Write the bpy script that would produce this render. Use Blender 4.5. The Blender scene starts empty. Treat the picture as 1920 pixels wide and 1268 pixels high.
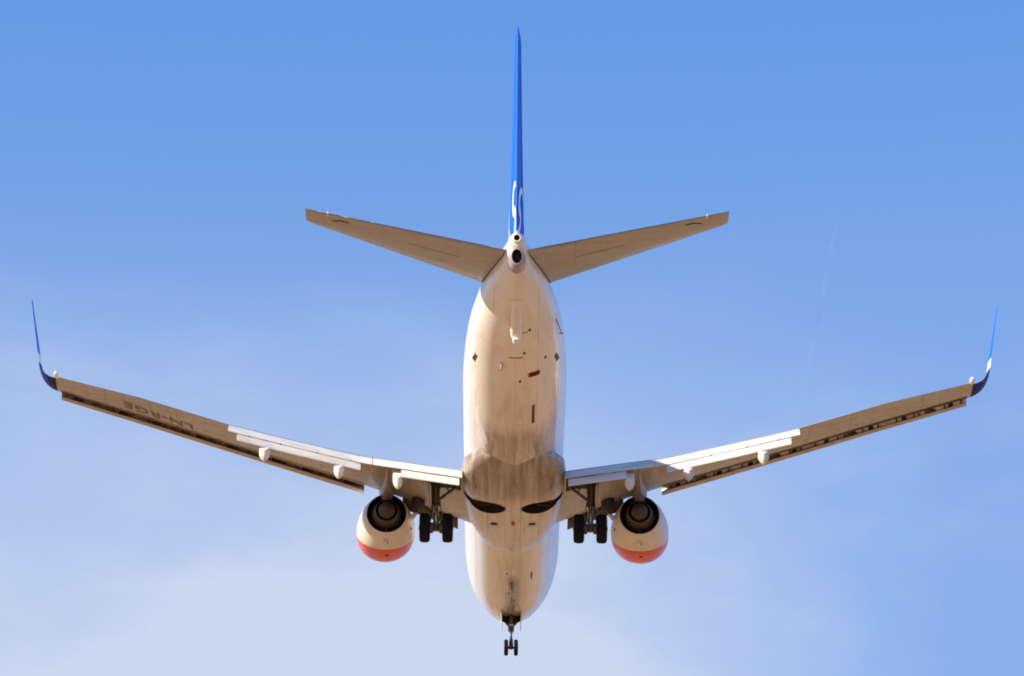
import bpy, bmesh, math, random
import numpy as np
from mathutils import Vector, Matrix
R = math.radians
scene = bpy.context.scene
COL = scene.collection

# ------------------------------------------------------------------ camera, light, exposure
PITCH = R(2.5)                       # nose-up attitude of the aircraft on approach
Rp = Matrix.Rotation(PITCH, 3, 'X')
CAM_P = Vector((-0.67245, -181.8033, -53.1234))      # camera seen from the aircraft's own frame
EL, YAW, ROLL, FPX = 0.341364, 0.003623, 0.00545, 8465.07
f = Vector((math.sin(YAW)*math.cos(EL), math.cos(YAW)*math.cos(EL), math.sin(EL)))
rt = Vector((math.cos(YAW), -math.sin(YAW), 0)); up = rt.cross(f)
r2 = rt*math.cos(ROLL)+up*math.sin(ROLL); u2 = -rt*math.sin(ROLL)+up*math.cos(ROLL)
CAM_W = Vector((0, 0, 1.7))
PLANE_LOC = CAM_W - Rp @ CAM_P
cd = bpy.data.cameras.new('camera'); cam = bpy.data.objects.new('camera', cd); COL.objects.link(cam)
m3 = Matrix((Rp @ r2, Rp @ u2, -(Rp @ f))).transposed()
cam.matrix_world = Matrix.Translation(CAM_W) @ m3.to_4x4()
cd.sensor_width = 36; cd.lens = FPX/1920*36; cd.clip_start = 0.5; cd.clip_end = 60000
scene.camera = cam

SUN_P = Vector((-1.0, -0.39, 0.63)).normalized()     # towards the sun, aircraft frame
SUN_W = (Rp @ SUN_P).normalized()
sl = bpy.data.lights.new('sun', 'SUN'); sl.energy = 4.4; sl.angle = R(0.53); sl.color = (1.0, 0.88, 0.71)
so = bpy.data.objects.new('sun', sl); COL.objects.link(so)
so.rotation_euler = SUN_W.to_track_quat('Z', 'Y').to_euler()
so.location = (0, 0, 200)

W = bpy.data.worlds.new('World'); scene.world = W; W.use_nodes = True
nt = W.node_tree; nt.nodes.clear()
def N(nt, t, **kw):
    n = nt.nodes.new(t)
    for k, v in kw.items():
        if hasattr(n, k): setattr(n, k, v)
        else: n.inputs[k].default_value = v
    return n
def L(nt, a, b): nt.links.new(a, b)
def math_n(nt, op, a, b=None, clamp=False):
    n = nt.nodes.new('ShaderNodeMath'); n.operation = op; n.use_clamp = clamp
    for i, x in enumerate((a, b)):
        if x is None: continue
        if isinstance(x, (int, float)): n.inputs[i].default_value = x
        else: nt.links.new(x, n.inputs[i])
    return n.outputs[0]
def mapr(nt, v, a, b, c=0, d=1, smooth=True):
    n = nt.nodes.new('ShaderNodeMapRange')
    if smooth: n.interpolation_type = 'SMOOTHSTEP'
    n.inputs[1].default_value = a; n.inputs[2].default_value = b
    n.inputs[3].default_value = c; n.inputs[4].default_value = d
    nt.links.new(v, n.inputs[0]); return n.outputs[0]
def mixc(nt, fac, a, b, bt='MIX'):
    n = nt.nodes.new('ShaderNodeMix'); n.data_type = 'RGBA'; n.blend_type = bt
    for s, x in ((0, fac), (6, a), (7, b)):
        if isinstance(x, (int, float)): n.inputs[s].default_value = x
        elif isinstance(x, tuple): n.inputs[s].default_value = x if len(x) == 4 else (*x, 1)
        else: nt.links.new(x, n.inputs[s])
    return n.outputs[2]
sky = nt.nodes.new('ShaderNodeTexSky'); sky.sky_type = 'NISHITA'; sky.sun_disc = False
sky.sun_elevation = math.asin(SUN_W.z); sky.sun_rotation = math.atan2(SUN_W.x, SUN_W.y)
sky.air_density = 1.0; sky.dust_density = 0.6; sky.ozone_density = 1.5
tc = nt.nodes.new('ShaderNodeTexCoord')
sep = nt.nodes.new('ShaderNodeSeparateXYZ'); L(nt, tc.outputs['Generated'], sep.inputs[0])
# thin high cloud veil, thicker towards the lower left
mp = N(nt, 'ShaderNodeMapping'); mp.inputs['Scale'].default_value = (4.5, 4.5, 10.0); mp.inputs['Rotation'].default_value = (0, R(-14), 0); mp.inputs['Location'].default_value = (0.35, 0.1, 0.2)
L(nt, tc.outputs['Generated'], mp.inputs[0])
nz = N(nt, 'ShaderNodeTexNoise'); nz.inputs['Scale'].default_value = 1.6; nz.inputs['Detail'].default_value = 9; nz.inputs['Roughness'].default_value = .56
L(nt, mp.outputs[0], nz.inputs['Vector'])
hz = mapr(nt, sep.outputs[2], .455, .35, 0.07, 0.26)                   # general haze towards the horizon
low = mapr(nt, sep.outputs[2], .400, .302, 0.0, 1.0)                   # cirrus bank low in the sky
side = mapr(nt, sep.outputs[0], .105, .0, 0.05, 1.0)
bank = math_n(nt, 'MULTIPLY', low, side)
bank = math_n(nt, 'MULTIPLY', bank, mapr(nt, nz.outputs['Fac'], .34, .66, .58, 1.05))
wisp = math_n(nt, 'MULTIPLY', mapr(nt, nz.outputs['Fac'], .48, .75), mapr(nt, sep.outputs[2], .43, .34, 0, .22))
veil = math_n(nt, 'ADD', math_n(nt, 'ADD', hz, bank), wisp, True)
gm = nt.nodes.new('ShaderNodeGamma'); gm.inputs[1].default_value = 0.35; L(nt, sky.outputs[0], gm.inputs[0])
tint = mixc(nt, 1.0, gm.outputs[0], (.50, 1.28, 2.75), 'MULTIPLY')
mixed = mixc(nt, veil, tint, (3.2, 3.65, 4.66))
bg = nt.nodes.new('ShaderNodeBackground'); bg.inputs[1].default_value = 0.10
L(nt, mixed, bg.inputs[0])
wo = nt.nodes.new('ShaderNodeOutputWorld'); L(nt, bg.outputs[0], wo.inputs[0])

scene.view_settings.view_transform = 'Standard'; scene.view_settings.look = 'None'
scene.view_settings.gamma = 1; scene.view_settings.exposure = 0.9
scene.render.engine = 'CYCLES'
scene.cycles.filter_width = 1.9; scene.cycles.max_bounces = 8; scene.cycles.diffuse_bounces = 4

# ------------------------------------------------------------------ helpers
def P(s, x, z): return Vector((x, -s, z))       # s = metres aft of the nose
def link(name, me, parent=None, mats=()):
    o = bpy.data.objects.new(name, me); COL.objects.link(o)
    for m in (mats if isinstance(mats, (list, tuple)) else (mats,)): me.materials.append(m)
    if parent: o.parent = parent
    return o
class MB:
    """collects shapes into one mesh"""
    def __init__(s): s.v = []; s.f = []; s.sm = []; s.mi = []
    def add(s, vs, fs, smooth=True, mi=0):
        b = len(s.v); s.v += [tuple(v) for v in vs]
        for q in fs: s.f.append([b+i for i in q]); s.sm.append(smooth); s.mi.append(mi)
    def loft(s, rings, cap0=True, cap1=True, smooth=True, mi=0, closed=True, mis=None):
        n = len(rings[0]); vs = [p for r in rings for p in r]; fs = []
        for i in range(len(rings)-1):
            for j in range(n if closed else n-1):
                k = (j+1) % n
                fs.append((i*n+j, i*n+k, (i+1)*n+k, (i+1)*n+j))
        b0 = len(s.f); s.add(vs, fs, smooth, mi)
        if mis:
            for q in range(len(fs)): s.mi[b0+q] = mis[q % n]
        if cap0: s.add(rings[0], [tuple(range(n))[::-1]], False, mi)
        if cap1: s.add(rings[-1], [tuple(range(n))], False, mi)
    def tube(s, a, b, r0, r1=None, n=16, mi=0, cap=True):
        a = Vector(a); b = Vector(b); r1 = r0 if r1 is None else r1
        d = (b-a).normalized(); u = d.orthogonal().normalized(); w = d.cross(u)
        rings = [[p+(u*math.cos(t)+w*math.sin(t))*r for t in (2*math.pi*k/n for k in range(n))] for p, r in ((a, r0), (b, r1))]
        s.loft(rings, cap, cap, True, mi)
    def path(s, pts, r, n=10, mi=0):
        for i in range(len(pts)-1): s.tube(pts[i], pts[i+1], r, r, n, mi)
    def lathe(s, c, d, prof, n=48, mi=0, sq=(1, 1), capped=True):
        """profile [(along, radius)] about axis d through c; sq scales"""
        d = Vector(d).normalized(); u = Vector((1, 0, 0)); u = (u-d*u.dot(d)).normalized(); w = d.cross(u)
        rings = [[Vector(c)+d*a+(u*math.cos(t)*sq[0]+w*math.sin(t)*sq[1])*max(r, 1e-4) for t in (2*math.pi*k/n for k in range(n))] for a, r in prof]
        s.loft(rings, capped, capped, True, mi)
    def box(s, c, size, M=None, mi=0, bev=0):
        hx, hy, hz = (q/2 for q in size)
        vs = [Vector((x*hx, y*hy, z*hz)) for x in (-1, 1) for y in (-1, 1) for z in (-1, 1)]
        if M is not None: vs = [M @ v for v in vs]
        vs = [Vector(c)+v for v in vs]
        s.add(vs, [(0,1,3,2),(4,6,7,5),(0,4,5,1),(2,3,7,6),(0,2,6,4),(1,5,7,3)], False, mi)
    def plate(s, pts, th, nrm, mi=0):
        """thin solid from an outline"""
        nrm = Vector(nrm).normalized()*th/2; n = len(pts)
        a = [Vector(p)+nrm for p in pts]; b = [Vector(p)-nrm for p in pts]
        s.add(a+b, [tuple(range(n)), tuple(range(2*n-1, n-1, -1))]+[(i, i+n, (i+1) % n+n, (i+1) % n) for i in range(n)], False, mi)
    def build(s, name, mats, parent=None, bevel=0, autos=None):
        me = bpy.data.meshes.new(name); me.from_pydata(s.v, [], s.f); 
        for p, sm, mi in zip(me.polygons, s.sm, s.mi): p.use_smooth = sm; p.material_index = mi
        bm = bmesh.new(); bm.from_mesh(me); bmesh.ops.recalc_face_normals(bm, faces=bm.faces); bm.to_mesh(me); bm.free()
        o = link(name, me, parent, mats)
        if bevel:
            b = o.modifiers.new('bevel', 'BEVEL'); b.width = bevel; b.segments = 2; b.limit_method = 'ANGLE'
        return o
def herm(xs, ys, x):
    """smooth monotone-ish interpolation"""
    xs = np.array(xs, float); ys = np.array(ys, float)
    d = np.diff(ys)/np.diff(xs); m = np.zeros(len(xs)); m[0] = d[0]; m[-1] = d[-1]
    for i in range(1, len(xs)-1): m[i] = 0 if d[i-1]*d[i] <= 0 else 2*d[i-1]*d[i]/(d[i-1]+d[i])
    i = int(min(max(np.searchsorted(xs, x)-1, 0), len(xs)-2)); h = xs[i+1]-xs[i]; t = min(max((x-xs[i])/h, 0), 1)
    return float((2*t**3-3*t**2+1)*ys[i]+(t**3-2*t**2+t)*h*m[i]+(-2*t**3+3*t**2)*ys[i+1]+(t**3-t**2)*h*m[i+1])

# ------------------------------------------------------------------ materials
def base_mat(name, col, rough=.4, metal=0, coat=0, spec=.5):
    m = bpy.data.materials.new(name); m.use_nodes = True; b = m.node_tree.nodes['Principled BSDF']
    b.inputs['Base Color'].default_value = (*col, 1); b.inputs['Roughness'].default_value = rough
    b.inputs['Metallic'].default_value = metal; b.inputs['Coat Weight'].default_value = coat
    b.inputs['Coat Roughness'].default_value = .06; b.inputs['Specular IOR Level'].default_value = spec
    return m, m.node_tree, b
def objco(nt):
    t = nt.nodes.new('ShaderNodeTexCoord'); sp = nt.nodes.new('ShaderNodeSeparateXYZ'); L(nt, t.outputs['Object'], sp.inputs[0])
    return t.outputs['Object'], sp.outputs
def noise(nt, co, scale, detail=5, sc=(1, 1, 1), rough=.55):
    mp = nt.nodes.new('ShaderNodeMapping'); mp.inputs['Scale'].default_value = sc; L(nt, co, mp.inputs[0])
    n = nt.nodes.new('ShaderNodeTexNoise'); n.inputs['Scale'].default_value = scale; n.inputs['Detail'].default_value = detail
    n.inputs['Roughness'].default_value = rough; L(nt, mp.outputs[0], n.inputs['Vector']); return n.outputs['Fac']
def dirty(name, col, dirt, rough=.4, metal=0, coat=0, amt=.25, streak=(3, .35, 3), scale=1.2, lines=None, spec=.5, fine=.5):
    m, nt, b = base_mat(name, col, rough, metal, coat, spec)
    co, xyz = objco(nt)
    n1 = noise(nt, co, scale, 6, streak)
    n2 = noise(nt, co, scale*(6 if fine > .3 else 2.2), 4 if fine > .3 else 2, (1, 1, 1) if fine > .3 else (1.6, .3, 1.6))
    fac = math_n(nt, 'MULTIPLY', mapr(nt, n1, .42, .72), amt)
    f2 = math_n(nt, 'MULTIPLY', mapr(nt, n2, .5, .75), amt*fine)
    fac = math_n(nt, 'ADD', fac, f2, True)
    c = mixc(nt, fac, (*col, 1), (*dirt, 1))
    if lines: c = lines(nt, co, xyz, c)
    L(nt, c, b.inputs['Base Color'])
    L(nt, mapr(nt, n2, .3, .7, max(rough-.06, .02), rough+.1), b.inputs['Roughness'])
    return m
def near(nt, v, at, w):          # 1 on a thin line v == at
    return math_n(nt, 'LESS_THAN', math_n(nt, 'ABSOLUTE', math_n(nt, 'SUBTRACT', v, at)), w)
def fus_lines(nt, co, xyz, c):
    x, y, z = xyz
    ax = math_n(nt, 'ABSOLUTE', x)
    # frame joints around the hull and lap joints along it
    tot = None
    for s0 in (5.9, 9.4, 12.6, 24.2, 27.35, 30.5, 32.9):
        l = near(nt, y, -s0, .012); tot = l if tot is None else math_n(nt, 'MAXIMUM', tot, l)
    for x0 in (0, .78, 1.42):
        tot = math_n(nt, 'MAXIMUM', tot, near(nt, ax, x0, .009))
    tot = math_n(nt, 'MULTIPLY', tot, mapr(nt, noise(nt, co, .8, 2), .35, .6, .10, .5))
    c = mixc(nt, tot, c, (.16, .13, .10, 1))
    # oily stain along the keel behind the nose gear, and soot ahead of / behind the wheel wells
    nn = noise(nt, co, 1.4, 7, (4.0, .22, 2), .65)
    low = mapr(nt, z, -.9, -1.7)
    def patch(s0, s1, w, k):
        a = mapr(nt, y, -s1, -s1+1.4); b_ = mapr(nt, y, -s0, -s0-1.0)
        g = math_n(nt, 'MULTIPLY', a, b_); g = math_n(nt, 'MULTIPLY', g, mapr(nt, ax, w, w*.15))
        g = math_n(nt, 'MULTIPLY', g, low); g = math_n(nt, 'MULTIPLY', g, mapr(nt, nn, .33, .62, .3, 1))
        return math_n(nt, 'MULTIPLY', g, k)
    c = mixc(nt, patch(4.0, 10.0, .42, .85), c, (.05, .035, .03, 1))
    c = mixc(nt, patch(3.0, 12.5, .95, .35), c, (.20, .13, .08, 1))
    c = mixc(nt, patch(21.0, 28.0, 2.1, .80), c, (.20, .13, .085, 1))
    c = mixc(nt, patch(21.5, 33.0, 1.0, .42), c, (.34, .21, .12, 1))
    c = mixc(nt, patch(6.0, 16, 1.1, .32), c, (.34, .22, .12, 1))
    return c
M_FUS = dirty('white_hull_paint', (.84, .80, .74), (.55, .43, .31), .30, 0, .6, .22, (4, .25, 4), 1.0, fus_lines, fine=.12)
def belly_lines(nt, co, xyz, c):
    x, y, z = xyz; ax = math_n(nt, 'ABSOLUTE', x)
    tot = near(nt, y, -18.55, .014)
    for s0 in (20.9, 23.0, 15.4): tot = math_n(nt, 'MAXIMUM', tot, near(nt, y, -s0, .014))
    for x0 in (.30, .98): tot = math_n(nt, 'MAXIMUM', tot, near(nt, ax, x0, .011))
    c = mixc(nt, math_n(nt, 'MULTIPLY', tot, .5), c, (.12, .09, .07, 1))
    nn = noise(nt, co, 1.3, 7, (4.5, .10, 1.2), .62)
    aft = mapr(nt, y, -19.6, -21.6)
    g = math_n(nt, 'MULTIPLY', aft, mapr(nt, nn, .36, .62, .55, 1.0))
    c = mixc(nt, math_n(nt, 'MULTIPLY', g, .86), c, (.16, .10, .068, 1))
    nn2 = noise(nt, co, 1.6, 6, (4.0, .15, 1.5), .6)
    g2 = math_n(nt, 'MULTIPLY', mapr(nt, nn2, .5, .7), .35)
    return mixc(nt, g2, c, (.25, .17, .11, 1))
M_BELLY = dirty('belly_fairing_paint', (.69, .64, .56), (.36, .26, .18), .34, 0, .3, .3, (4, .3, 4), 1.1, belly_lines)
def wing_lines(nt, co, xyz, c):
    x, y, z = xyz; ax = math_n(nt, 'ABSOLUTE', x)
    # spar lines follow the sweep, rib joints every few metres
    sp = math_n(nt, 'MULTIPLY_ADD', ax, .52, True); sp.node.inputs[2].default_value = 0.0
    q = math_n(nt, 'ADD', y, math_n(nt, 'MULTIPLY', ax, .47))     # constant along front spar
    tot = near(nt, q, -14.55, .02)
    q2 = math_n(nt, 'ADD', y, math_n(nt, 'MULTIPLY', ax, .27))
    tot = math_n(nt, 'MAXIMUM', tot, near(nt, q2, -18.65, .018))
    for x0 in (3.4, 7.3, 9.9, 12.6, 15.2): tot = math_n(nt, 'MAXIMUM', tot, near(nt, ax, x0, .012))
    c = mixc(nt, math_n(nt, 'MULTIPLY', tot, .55), c, (.14, .11, .09, 1))
    nn = noise(nt, co, .9, 6, (2.5, .5, 1), .6)
    g = math_n(nt, 'MULTIPLY', mapr(nt, ax, 2.2, 3.4), mapr(nt, ax, 7.2, 5.6))
    g = math_n(nt, 'MULTIPLY', g, mapr(nt, nn, .25, .6, .35, 1))
    c = mixc(nt, math_n(nt, 'MULTIPLY', g, .62), c, (.17, .125, .10, 1))
    n5 = noise(nt, co, 1.6, 5, (3.0, .35, 1), .6)
    return mixc(nt, math_n(nt, 'MULTIPLY', mapr(nt, n5, .5, .68), .28), c, (.24, .19, .15, 1))
M_WING = dirty('grey_wing_paint', (.47, .47, .46), (.30, .245, .19), .38, 0, .15, .35, (.5, 3, 1), .9, wing_lines)
def stab_lines(nt, co, xyz, c):
    x, y, z = xyz; ax = math_n(nt, 'ABSOLUTE', x)
    q = math_n(nt, 'ADD', y, math_n(nt, 'MULTIPLY', ax, .40))
    on = math_n(nt, 'MULTIPLY', mapr(nt, ax, 6.6, 6.5), mapr(nt, ax, 1.4, 1.5))
    tot = math_n(nt, 'MULTIPLY', near(nt, q, -35.95, .014), on)
    inn = math_n(nt, 'MULTIPLY', mapr(nt, ax, 1.95, 2.0), mapr(nt, ax, 3.75, 3.7))
    t2 = math_n(nt, 'MULTIPLY', near(nt, q, -35.93, .035), inn)
    tot = math_n(nt, 'MAXIMUM', math_n(nt, 'MULTIPLY', tot, .3), math_n(nt, 'MULTIPLY', t2, .85))
    for x0 in (2.0, 3.1): tot = math_n(nt, 'MAXIMUM', tot, math_n(nt, 'MULTIPLY', near(nt, ax, x0, .015), .18))
    return mixc(nt, tot, c, (.10, .08, .07, 1))
M_STAB = dirty('grey_stabilizer_paint', (.40, .395, .39), (.27, .225, .18), .38, 0, .15, .35, (.5, 3, 1), 1.1, stab_lines)
M_FLAP = dirty('white_flap_paint', (.70, .67, .62), (.42, .36, .30), .42, 0, .05, .5, (.4, 3, 1), 1.2)
M_SLAT = dirty('bare_slat_metal', (.55, .50, .45), (.28, .22, .17), .38, .55, 0, .35, (.5, 3, 2), 1.6)
M_SLAT_LIT = dirty('slat_back_lit', (.88, .80, .72), (.22, .16, .12), .36, .25, 0, .55, (.5, 3, 2), 1.3)  # right wing copy: caught light put into a brighter colour
M_SLAT_SHADE = dirty('slat_back_shaded', (.30, .225, .20), (.07, .055, .055), .45, .1, 0, .95, (1.1, 2, 1), 1.5)  # left wing copy: shade put into a darker colour
M_COVE = dirty('slat_cove_dark', (.085, .065, .06), (.035, .03, .03), .5, .1, 0, .6, (.6, 3, 2), 2.5)  # dark tone shared by slat coves, ribs and Krueger flaps
M_BLUE = dirty('fin_blue_paint', (.004, .125, .84), (.005, .095, .62), .45, 0, .0, .2, (1, 1, 3), .8, spec=.25)
M_NAVY = dirty('winglet_navy_paint', (.012, .012, .20), (.01, .012, .12), .5, 0, .0, .2, (1, 1, 1), 2, spec=.12)
M_WHITE = dirty('white_lettering', (.85, .85, .86), (.7, .7, .7), .35, 0, .3, .1)
M_REG = dirty('dark_lettering', (.14, .12, .105), (.2, .17, .145), .5, 0, 0, .4)
M_RUB = dirty('tyre_rubber', (.008, .008, .011), (.02, .018, .017), .8, 0, 0, .4, (1, 1, 1), 4, spec=.15)
M_RIM = dirty('wheel_rim_metal', (.35, .36, .38), (.1, .09, .08), .4, .7, 0, .4, (1, 1, 1), 5)
M_STRUT = dirty('gear_strut_paint', (.11, .10, .10), (.03, .025, .025), .4, .3, 0, .4, (1, 1, 1), 4)
M_CHROME = dirty('oleo_chrome', (.75, .73, .72), (.4, .38, .35), .18, 1, 0, .15)
M_DARK = dirty('dark_cavity', (.032, .022, .022), (.06, .045, .035), .7, .1, 0, .5, (1, 1, 1), 3, spec=.3)
M_PYLON = dirty('pylon_skin', (.27, .255, .25), (.12, .09, .075), .4, .1, .1, .6, (2, .6, 2), 1.6)
M_HOT = dirty('exhaust_metal', (.085, .064, .06), (.05, .038, .035), .5, .5, 0, .5, (1, 1, 1), 3)
M_PIPE = dirty('nozzle_inner_metal', (.05, .045, .05), (.02, .02, .02), .5, .6, 0, .4, (1, 1, 1), 3)
M_RED = dirty('warning_red_paint', (.55, .04, .02), (.2, .03, .02), .4)
M_LIGHT = dirty('clear_light_cover', (.9, .9, .88), (.8, .8, .78), .12, 0, 1, .1)
def nac_lines(nt, co, xyz, c):
    x, y, z = xyz
    n = noise(nt, co, 1.4, 6, (1, .5, 1))
    red = mixc(nt, mapr(nt, n, .4, .7), (.78, .038, .008, 1), (.64, .035, .010, 1))
    yy = math_n(nt, 'SUBTRACT', y, math_n(nt, 'MULTIPLY', math_n(nt, 'ADD', z, 2.85), 1.15))
    fwd = math_n(nt, 'GREATER_THAN', yy, -15.95)
    c = mixc(nt, fwd, c, red)
    tot = near(nt, yy, -15.95, .014)
    tot = math_n(nt, 'MAXIMUM', tot, near(nt, y, -14.35, .012))
    c = mixc(nt, math_n(nt, 'MULTIPLY', tot, .5), c, (.1, .07, .06, 1))
    lip = math_n(nt, 'GREATER_THAN', y, -14.12)
    return mixc(nt, lip, c, (.55, .53, .52, 1))
M_NAC = dirty('nacelle_paint', (.74, .68, .59), (.45, .34, .25), .34, 0, .2, .3, (3, .5, 3), 1.2, nac_lines)

# ------------------------------------------------------------------ ground (sunlit dry fields far below, reflected in the hull)
def ground():
    me = bpy.data.meshes.new('ground'); g = 20000; n = 8
    vs = [(-g+2*g*i/n, -g+2*g*j/n, 0) for j in range(n+1) for i in range(n+1)]
    fs = [(j*(n+1)+i, j*(n+1)+i+1, (j+1)*(n+1)+i+1, (j+1)*(n+1)+i) for j in range(n) for i in range(n)]
    me.from_pydata(vs, [], fs)
    m, nt, b = base_mat('dry_field', (.4, .3, .18), .95, spec=.1)
    co, xyz = objco(nt)
    n1 = noise(nt, co, .011, 5); n2 = noise(nt, co, .2, 6); n3 = noise(nt, co, .0035, 3)
    c = mixc(nt, mapr(nt, n1, .4, .6), (.43, .255, .132, 1), (.33, .192, .095, 1))
    c = mixc(nt, mapr(nt, n3, .52, .62), c, (.20, .155, .08, 1))
    c = mixc(nt, math_n(nt, 'MULTIPLY', n2, .4), c, (.21, .14, .08, 1))
    L(nt, c, b.inputs['Base Color'])
    o = link('ground', me, None, m); o['kind'] = 'structure'
ground()

# ------------------------------------------------------------------ the airliner
A = bpy.data.objects.new('airliner', None); COL.objects.link(A)
A.location = PLANE_LOC; A.rotation_euler = (PITCH, 0, 0); A.empty_display_size = 3
A['category'] = 'airliner'
A['label'] = 'white twin-engine airliner with blue tail fin, red engine cowls and landing gear down'

# fuselage sections: station, bottom, top, half width, height of the widest point
FS = [(0.0,-.80,-.70,.05,-.75),(0.15,-1.08,-.42,.28,-.75),(0.5,-1.30,-.12,.50,-.66),(1.0,-1.50,.18,.80,-.55),(2.0,-1.75,.72,1.26,-.42),(3.0,-1.88,1.42,1.54,-.26),
      (4.0,-1.96,1.80,1.72,-.15),(5.5,-2.0,1.97,1.84,-.03),(7.0,-2.0,2.0,1.88,0),(20,-2,2,1.88,0),(25,-2,2,1.88,0),(26.5,-1.96,2,1.88,.02),(28,-1.80,2,1.87,.1),
      (30,-1.42,2,1.80,.3),(32,-.92,2,1.66,.5),(34,-.38,2,1.36,.75),(35,-.10,2,1.12,.9),(36,.18,2,.84,1.05),(37,.52,1.98,.50,1.22),(37.5,.80,1.92,.36,1.32),(37.8,1.10,1.86,.30,1.46),(38.0,1.30,1.79,.24,1.52)]
FX = [r[0] for r in FS]
def fsec(s): return [herm(FX, [r[k] for r in FS], s) for k in (1, 2, 3, 4)]
def fring(s, n=72, off=0):
    zb, zt, hw, zc = fsec(s); out = []
    for k in range(n):
        t = 2*math.pi*k/n; c = math.cos(t)
        out.append(P(s, (hw+off)*math.sin(t), zc+((zt-zc+off) if c > 0 else (zc-zb+off))*c))
    return out
def belly_z(s, x, off=0):
    zb, zt, hw, zc = fsec(s); q = min(abs(x)/hw, .999)
    return zc-(zc-zb)*math.sqrt(1-q*q)-off
st = [0, .05, .15, .3, .5, .75, 1, 1.5, 2, 2.5, 3, 3.5, 4, 4.75, 5.5, 6.2, 7]+list(np.arange(8, 25.1, 1.0))+list(np.arange(25.5, 37.6, .5))+[37.8, 38.0]
mb = MB(); mb.loft([fring(s) for s in st], True, True)
FUS = mb.build('fuselage', M_FUS, A)

# decals / small fittings that sit on the hull: thin patches following the skin
def hull_patch(s0, s1, x0, x1, off, nx=8, ns=6, shear=0):
    b = MB(); top = []; 
    for i in range(ns+1):
        s = s0+(s1-s0)*i/ns
        top.append([P(s, x0+(x1-x0)*j/nx+shear*(i/ns-.5), belly_z(s, x0+(x1-x0)*j/nx+shear*(i/ns-.5), off)) for j in range(nx+1)])
    inn = [[p+Vector((0, 0, off+.01)) for p in r] for r in top]
    b.loft(top, False, False, True, closed=False); b.loft(inn, False, False, True, closed=False)
    return b
def fit(name, s, x, ln, wd, mat, off=.012, shear=0):
    return hull_patch(s-ln/2, s+ln/2, x-wd/2, x+wd/2, off, shear=shear).build(name, mat, FUS)

# tail end: APU housing, exhaust pipe, tail light
def ellring(c, d, rx, rz, n=40):
    d = Vector(d).normalized(); u = Vector((1, 0, 0)); w = d.cross(u).normalized()
    return [Vector(c)+u*rx*math.cos(t)+w*rz*math.sin(t) for t in (2*math.pi*k/n for k in range(n))]
M_APU = dirty('apu_housing_metal', (.42, .38, .37), (.25, .2, .18), .45, .3, 0, .4)
ax = Vector((0, -1, -.12)).normalized()
b = MB(); c0 = P(37.0, 0, 1.02)
prof = [(.0, .33, .40), (.5, .30, .39), (.9, .26, .37), (1.05, .235, .335), (1.09, .21, .30), (1.09, .175, .245), (1.0, .16, .23), (.5, .15, .21)]
b.loft([ellring(c0+ax*a, ax, rx, rz) for a, rx, rz in prof[:6]], False, False)
APU = b.build('apu_housing', M_APU, FUS)
b = MB(); b.loft([ellring(c0+ax*a, ax, rx, rz) for a, rx, rz in ((1.085, .176, .246), (1.0, .16, .23), (.85, .15, .21), (.84, .001, .001))], False, False)
b.build('exhaust_pipe', M_DARK, FUS)
b = MB(); c1 = P(38.0, 0, 1.53)
b.loft([ellring(c1+Vector((0, a, 0)), (0, -1, 0), r, r) for a, r in ((.02, .17), (-.14, .155), (-.17, .135), (-.17, .105), (.0, .10))], False, False)
b.build('vent_collar', M_FUS, FUS)
b = MB(); b.loft([ellring(c1+Vector((0, a, 0)), (0, -1, 0), r, r) for a, r in ((-.165, .104), (-.03, .1), (-.02, .001))], False, False)
b.build('vent_bore', M_DARK, FUS)
b = MB(); b.lathe(P(37.99, 0, 1.76), (0, -1, 0), [(0, .06), (.05, .06), (.09, .045), (.11, .01)], 16)
b.build('tail_light', M_LIGHT, FUS)
# tail skid with shoe
b = MB(); rings = []
for s, w, h in ((35.75, .03, .02), (35.6, .13, .06), (35.2, .17, .13), (34.6, .20, .22), (34.15, .21, .30), (33.95, .20, .30), (33.80, .17, .22), (33.70, .10, .08)):
    zb = belly_z(s, 0); rings.append([P(s, w*math.sin(t), zb+.06-(h+.06)*max(math.cos(t), 0)**.6) for t in (math.pi*(-.5+k/12) for k in range(13))])
b.loft(rings, True, True)
SK = b.build('tail_skid_fairing', M_FUS, FUS)
fit('skid_base_plate', 34.65, 0, 2.35, .44, M_FUS, .012)
b = MB(); zb = belly_z(34.0, 0)
b.lathe(P(34.15, 0, zb-.27), (0, .75, -.45), [(0, .12), (.18, .12), (.24, .10), (.27, .05)], 20, sq=(1, .8))
b.build('skid_shoe', M_WHITE, FUS)
# outflow valve with its red surround, drains, vents, antennas, panel marks
def rounded_patch(name, s0, x0, hl, hw, sh, off, mat):
    b = MB(); n = 28; pts = []
    for k in range(n):
        t = 2*math.pi*k/n; u = math.copysign(abs(math.cos(t))**.45, math.cos(t)); v = math.copysign(abs(math.sin(t))**.45, math.sin(t))
        s = s0+u*hl+sh*v; x = x0+v*hw; pts.append(P(s, x, belly_z(s, x, off)))
    c = P(s0, x0, belly_z(s0, x0, off+.002)); b.add(pts+[c], [(k, (k+1) % n, n) for k in range(n)], False)
    return b.build(name, mat, FUS)
rounded_patch('outflow_valve_surround', 31.3, .66, .15, .22, -.01, .010, M_RED)
rounded_patch('outflow_valve', 31.3, .67, .10, .17, -.01, .016, M_DARK)
for s, x in ((31.0, .17), (32.0, 1.05), (32.7, .30), (34.0, .48)):
    fit('drain_port', s, x, .14, .07, M_DARK, .009)
fit('vent_grille', 32.45, 0, .05, .5, M_HOT, .006); fit('vent_grille', 33.9, .3, .04, .22, M_HOT, .006)
fit('service_hatch_mark', 28.6, .66, 1.35, .10, M_HOT, .006)
fit('service_hatch_mark', 9.2, .78, .9, .07, M_HOT, .006)
fit('lap_joint_plate', 31.35, -1.44, .55, .10, M_HOT, .006, .10)
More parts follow.
